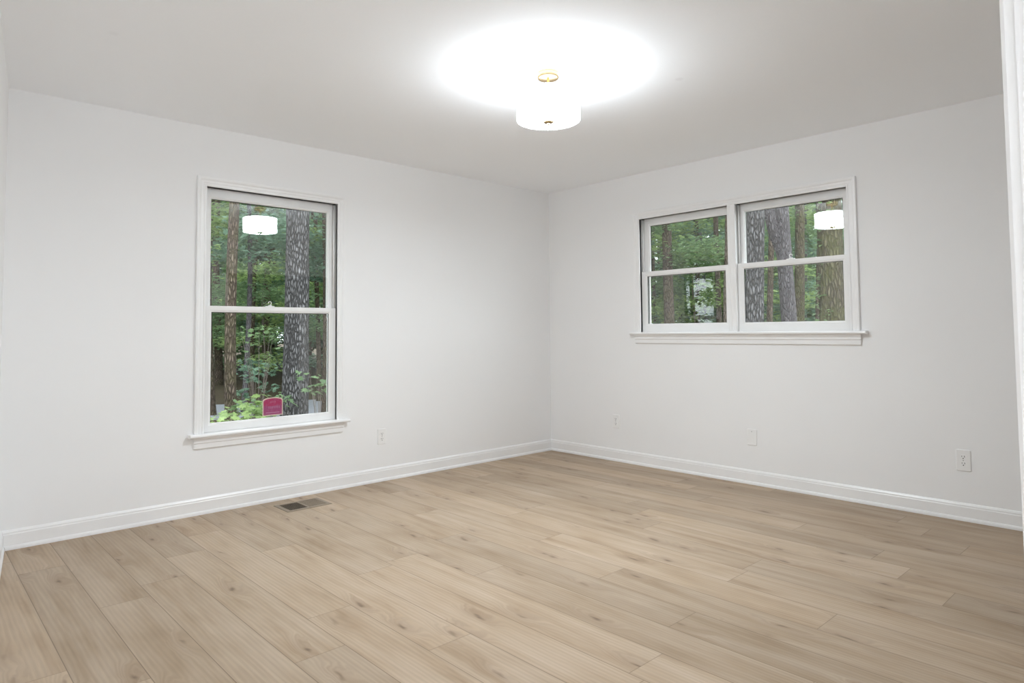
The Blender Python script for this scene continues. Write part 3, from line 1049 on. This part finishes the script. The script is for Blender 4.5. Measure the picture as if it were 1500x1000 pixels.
tree('slim_tree', 'slim trunk just right of the dark straight trunk, left half of the double window', 1030, 18.0, 0.062, M_barkD, 13, rough=0.04, flare=0.2)
tree('slim_tree', 'brown trunk second from the mullion in the left half of the double window', 1053, 15.0, 0.065, M_barkB, 14, rough=0.04, flare=0.2)
tree('slim_tree', 'brown trunk nearest the mullion in the left half of the double window', 1064, 13.0, 0.062, M_barkB, 15, rough=0.04, flare=0.2)
for k, (px, dist, rr) in enumerate(((962, 19, 0.05), (970, 23, 0.07), (995, 26, 0.08), (1008, 30, 0.10), (1042, 27, 0.08), (1100, 24, 0.1), (1138, 26, 0.09), (1180, 20, 0.04), (1190, 28, 0.09), (1215, 26, 0.1), (1245, 19, 0.08), (1085, 20, 0.07))):
    tree('slim_tree', 'slender leafy tree among the background woods beyond the double window', px, dist, rr, (M_barkB, M_barkD)[k % 2], 60 + k, rough=0.04, flare=0.2,
         crown=CROWN[k % 4], crown_z=(0.4, 1.6, 0.0)[k % 3], rz=k * 0.9, sc=(0.85, 1.0, 1.1)[k % 3], group='slender trees beyond the double window')

# climbing ivy on the two mossy trunks
for o in [o for o in list(COL.objects) if o.name.startswith('mossy_tree')]:
    r_ = 0.155 if 'broad' in o['label'] else 0.10
    rnd = random.Random(5)
    cl = [((r_ + 0.01) * math.cos(a), (r_ + 0.01) * math.sin(a), z, 0.07, 0.07, 0.28) for a, z in [(rnd.uniform(0, 6.28), rnd.uniform(0.6, 5.0)) for _ in range(44)]]
    child('ivy', leaf_mesh('ivy', 1500, 0.42, 0.055, 77, M_leafA, cl), o)

# --- deep woods
rnd = random.Random(99)
for k in range(26):
    px = rnd.uniform(-150, 1750) if k % 5 == 0 else (rnd.uniform(280, 500) if k % 2 else rnd.uniform(930, 1260))
    dist = rnd.uniform(30, 52)
    tree('forest_tree', 'tall leafy tree deep in the woods', px, dist, rnd.uniform(0.12, 0.22), (M_barkB, M_barkC)[k % 2], 200 + k, h=15, rough=0.04,
         crown=SCREEN[k % 2], crown_z=0.0, rz=rnd.uniform(0, 6), sc=rnd.uniform(0.8, 1.15), group='trees deep in the woods')
def at_bearing(deg, dist):
    return (CAM.x + dist * math.cos(R(deg)), CAM.y + dist * math.sin(R(deg)))


rnd = random.Random(41)
for k in range(56):
    if k < 38:
        bearing, dist, crown, cz, sc_ = 6 + 160 * (k + rnd.uniform(0.2, 0.8)) / 38, rnd.uniform(27, 44), SCREEN[k % 2], 0.0, 1.05
    else:
        bearing = (rnd.uniform(74, 160) if k % 3 else rnd.uniform(37, 60))
        dist, crown, cz, sc_ = rnd.uniform(15, 25), CROWN[k % 4], 0.6, 1.1
    pos = at_bearing(bearing, dist)
    root = empty('forest_tree', (pos[0], pos[1], GZ))
    tag(root, 'tall leafy tree deep in the woods', 'tree', 'trees deep in the woods')
    bm_obj('trunk', trunk_mesh(rnd.uniform(0.1, 0.2), 14, 400 + k, rough=0.04), M_barkB, root, True)
    c = child('foliage', crown, root, (0, 0, cz))
    c.scale = (sc_, sc_, sc_)
    c.rotation_euler = (0, 0, rnd.uniform(0, 6))
# understory saplings in front of them
for k in range(26):
    px = rnd.uniform(290, 500) if k % 4 == 1 else rnd.uniform(930, 1260)
    dist = rnd.uniform(19, 32) if k % 4 == 1 else rnd.uniform(14, 28)
    x, y = at(px, dist)
    root = empty('sapling', (x, y, GZ))
    tag(root, 'leafy sapling in the understory of the woods outside', 'sapling', 'understory saplings')
    bm = bmesh.new()
    tube(bm, [(0, 0, -0.1), (0.05, 0.02, 1.2), (-0.03, 0.06, 2.6), (0.05, 0.0, 3.6)], [0.022, 0.018, 0.012, 0.006], 6)
    bm_obj('stem', bm, M_twig, root, True)
    c = child('foliage', UNDER[k % 3], root, (0, 0, 0.2))
    c.scale = (1.4, 1.4, 1.35)
    c.rotation_euler = (0, 0, k * 0.8)

# --- broad-leaved shrubs under the single window
def shrub(label, px, dist, n, z0, z1, rx, seed, mat=M_leafC, size=0.10):
    x, y = at(px, dist)
    root = empty('shrub', (x, y, GZ))
    tag(root, label, 'shrub')
    rnd = random.Random(seed)
    bm = bmesh.new()
    tips = []
    for k in range(7):
        a = rnd.uniform(0, 6.28)
        tip = Vector((math.cos(a) * rx * rnd.uniform(0.3, 1), math.sin(a) * rx * rnd.uniform(0.3, 1), rnd.uniform(z0, z1) - GZ))
        tube(bm, [(0, 0, -0.05), tip * 0.5 + Vector((0, 0, 0.12)), tip], [0.008, 0.005, 0.002], 5)
        tips.append(tip)
    bm_obj('stems', bm, M_twig, root, True)
    cl = [(t.x, t.y, t.z, 0.20, 0.20, 0.12) for t in tips]
    child('foliage', leaf_mesh('foliage', n, 0.3, size, seed, mat, cl, True), root)


shrub('bright lobed-leaf shrub at the lower left of the tall single window', 322, 8.6, 60, -0.12, 0.12, 0.20, 301, size=0.12)
shrub('tall lobed-leaf shrub left of the pink sticker', 352, 9.0, 130, 0.0, 0.28, 0.34, 302, size=0.12)
shrub('green shrub directly behind the pink sticker', 384, 9.2, 110, -0.15, 0.25, 0.32, 303, M_leafA, size=0.11)
shrub('low shrub at the foot of the big pine', 432, 8.6, 70, -0.25, -0.02, 0.28, 304, M_leafA, size=0.10)
shrub('small leafy shrub right of the big pine', 468, 9.5, 46, 0.25, 0.65, 0.26, 305, M_leafA, size=0.11)
shrub('high leafy shrub top left of the big pine in the lower pane', 380, 11.5, 60, 0.8, 1.35, 0.45, 306, M_leafA, size=0.11)
shrub('mid-height shrub left of the big pine', 376, 13.0, 150, 0.0, 0.7, 0.55, 307, M_leafB, size=0.12)
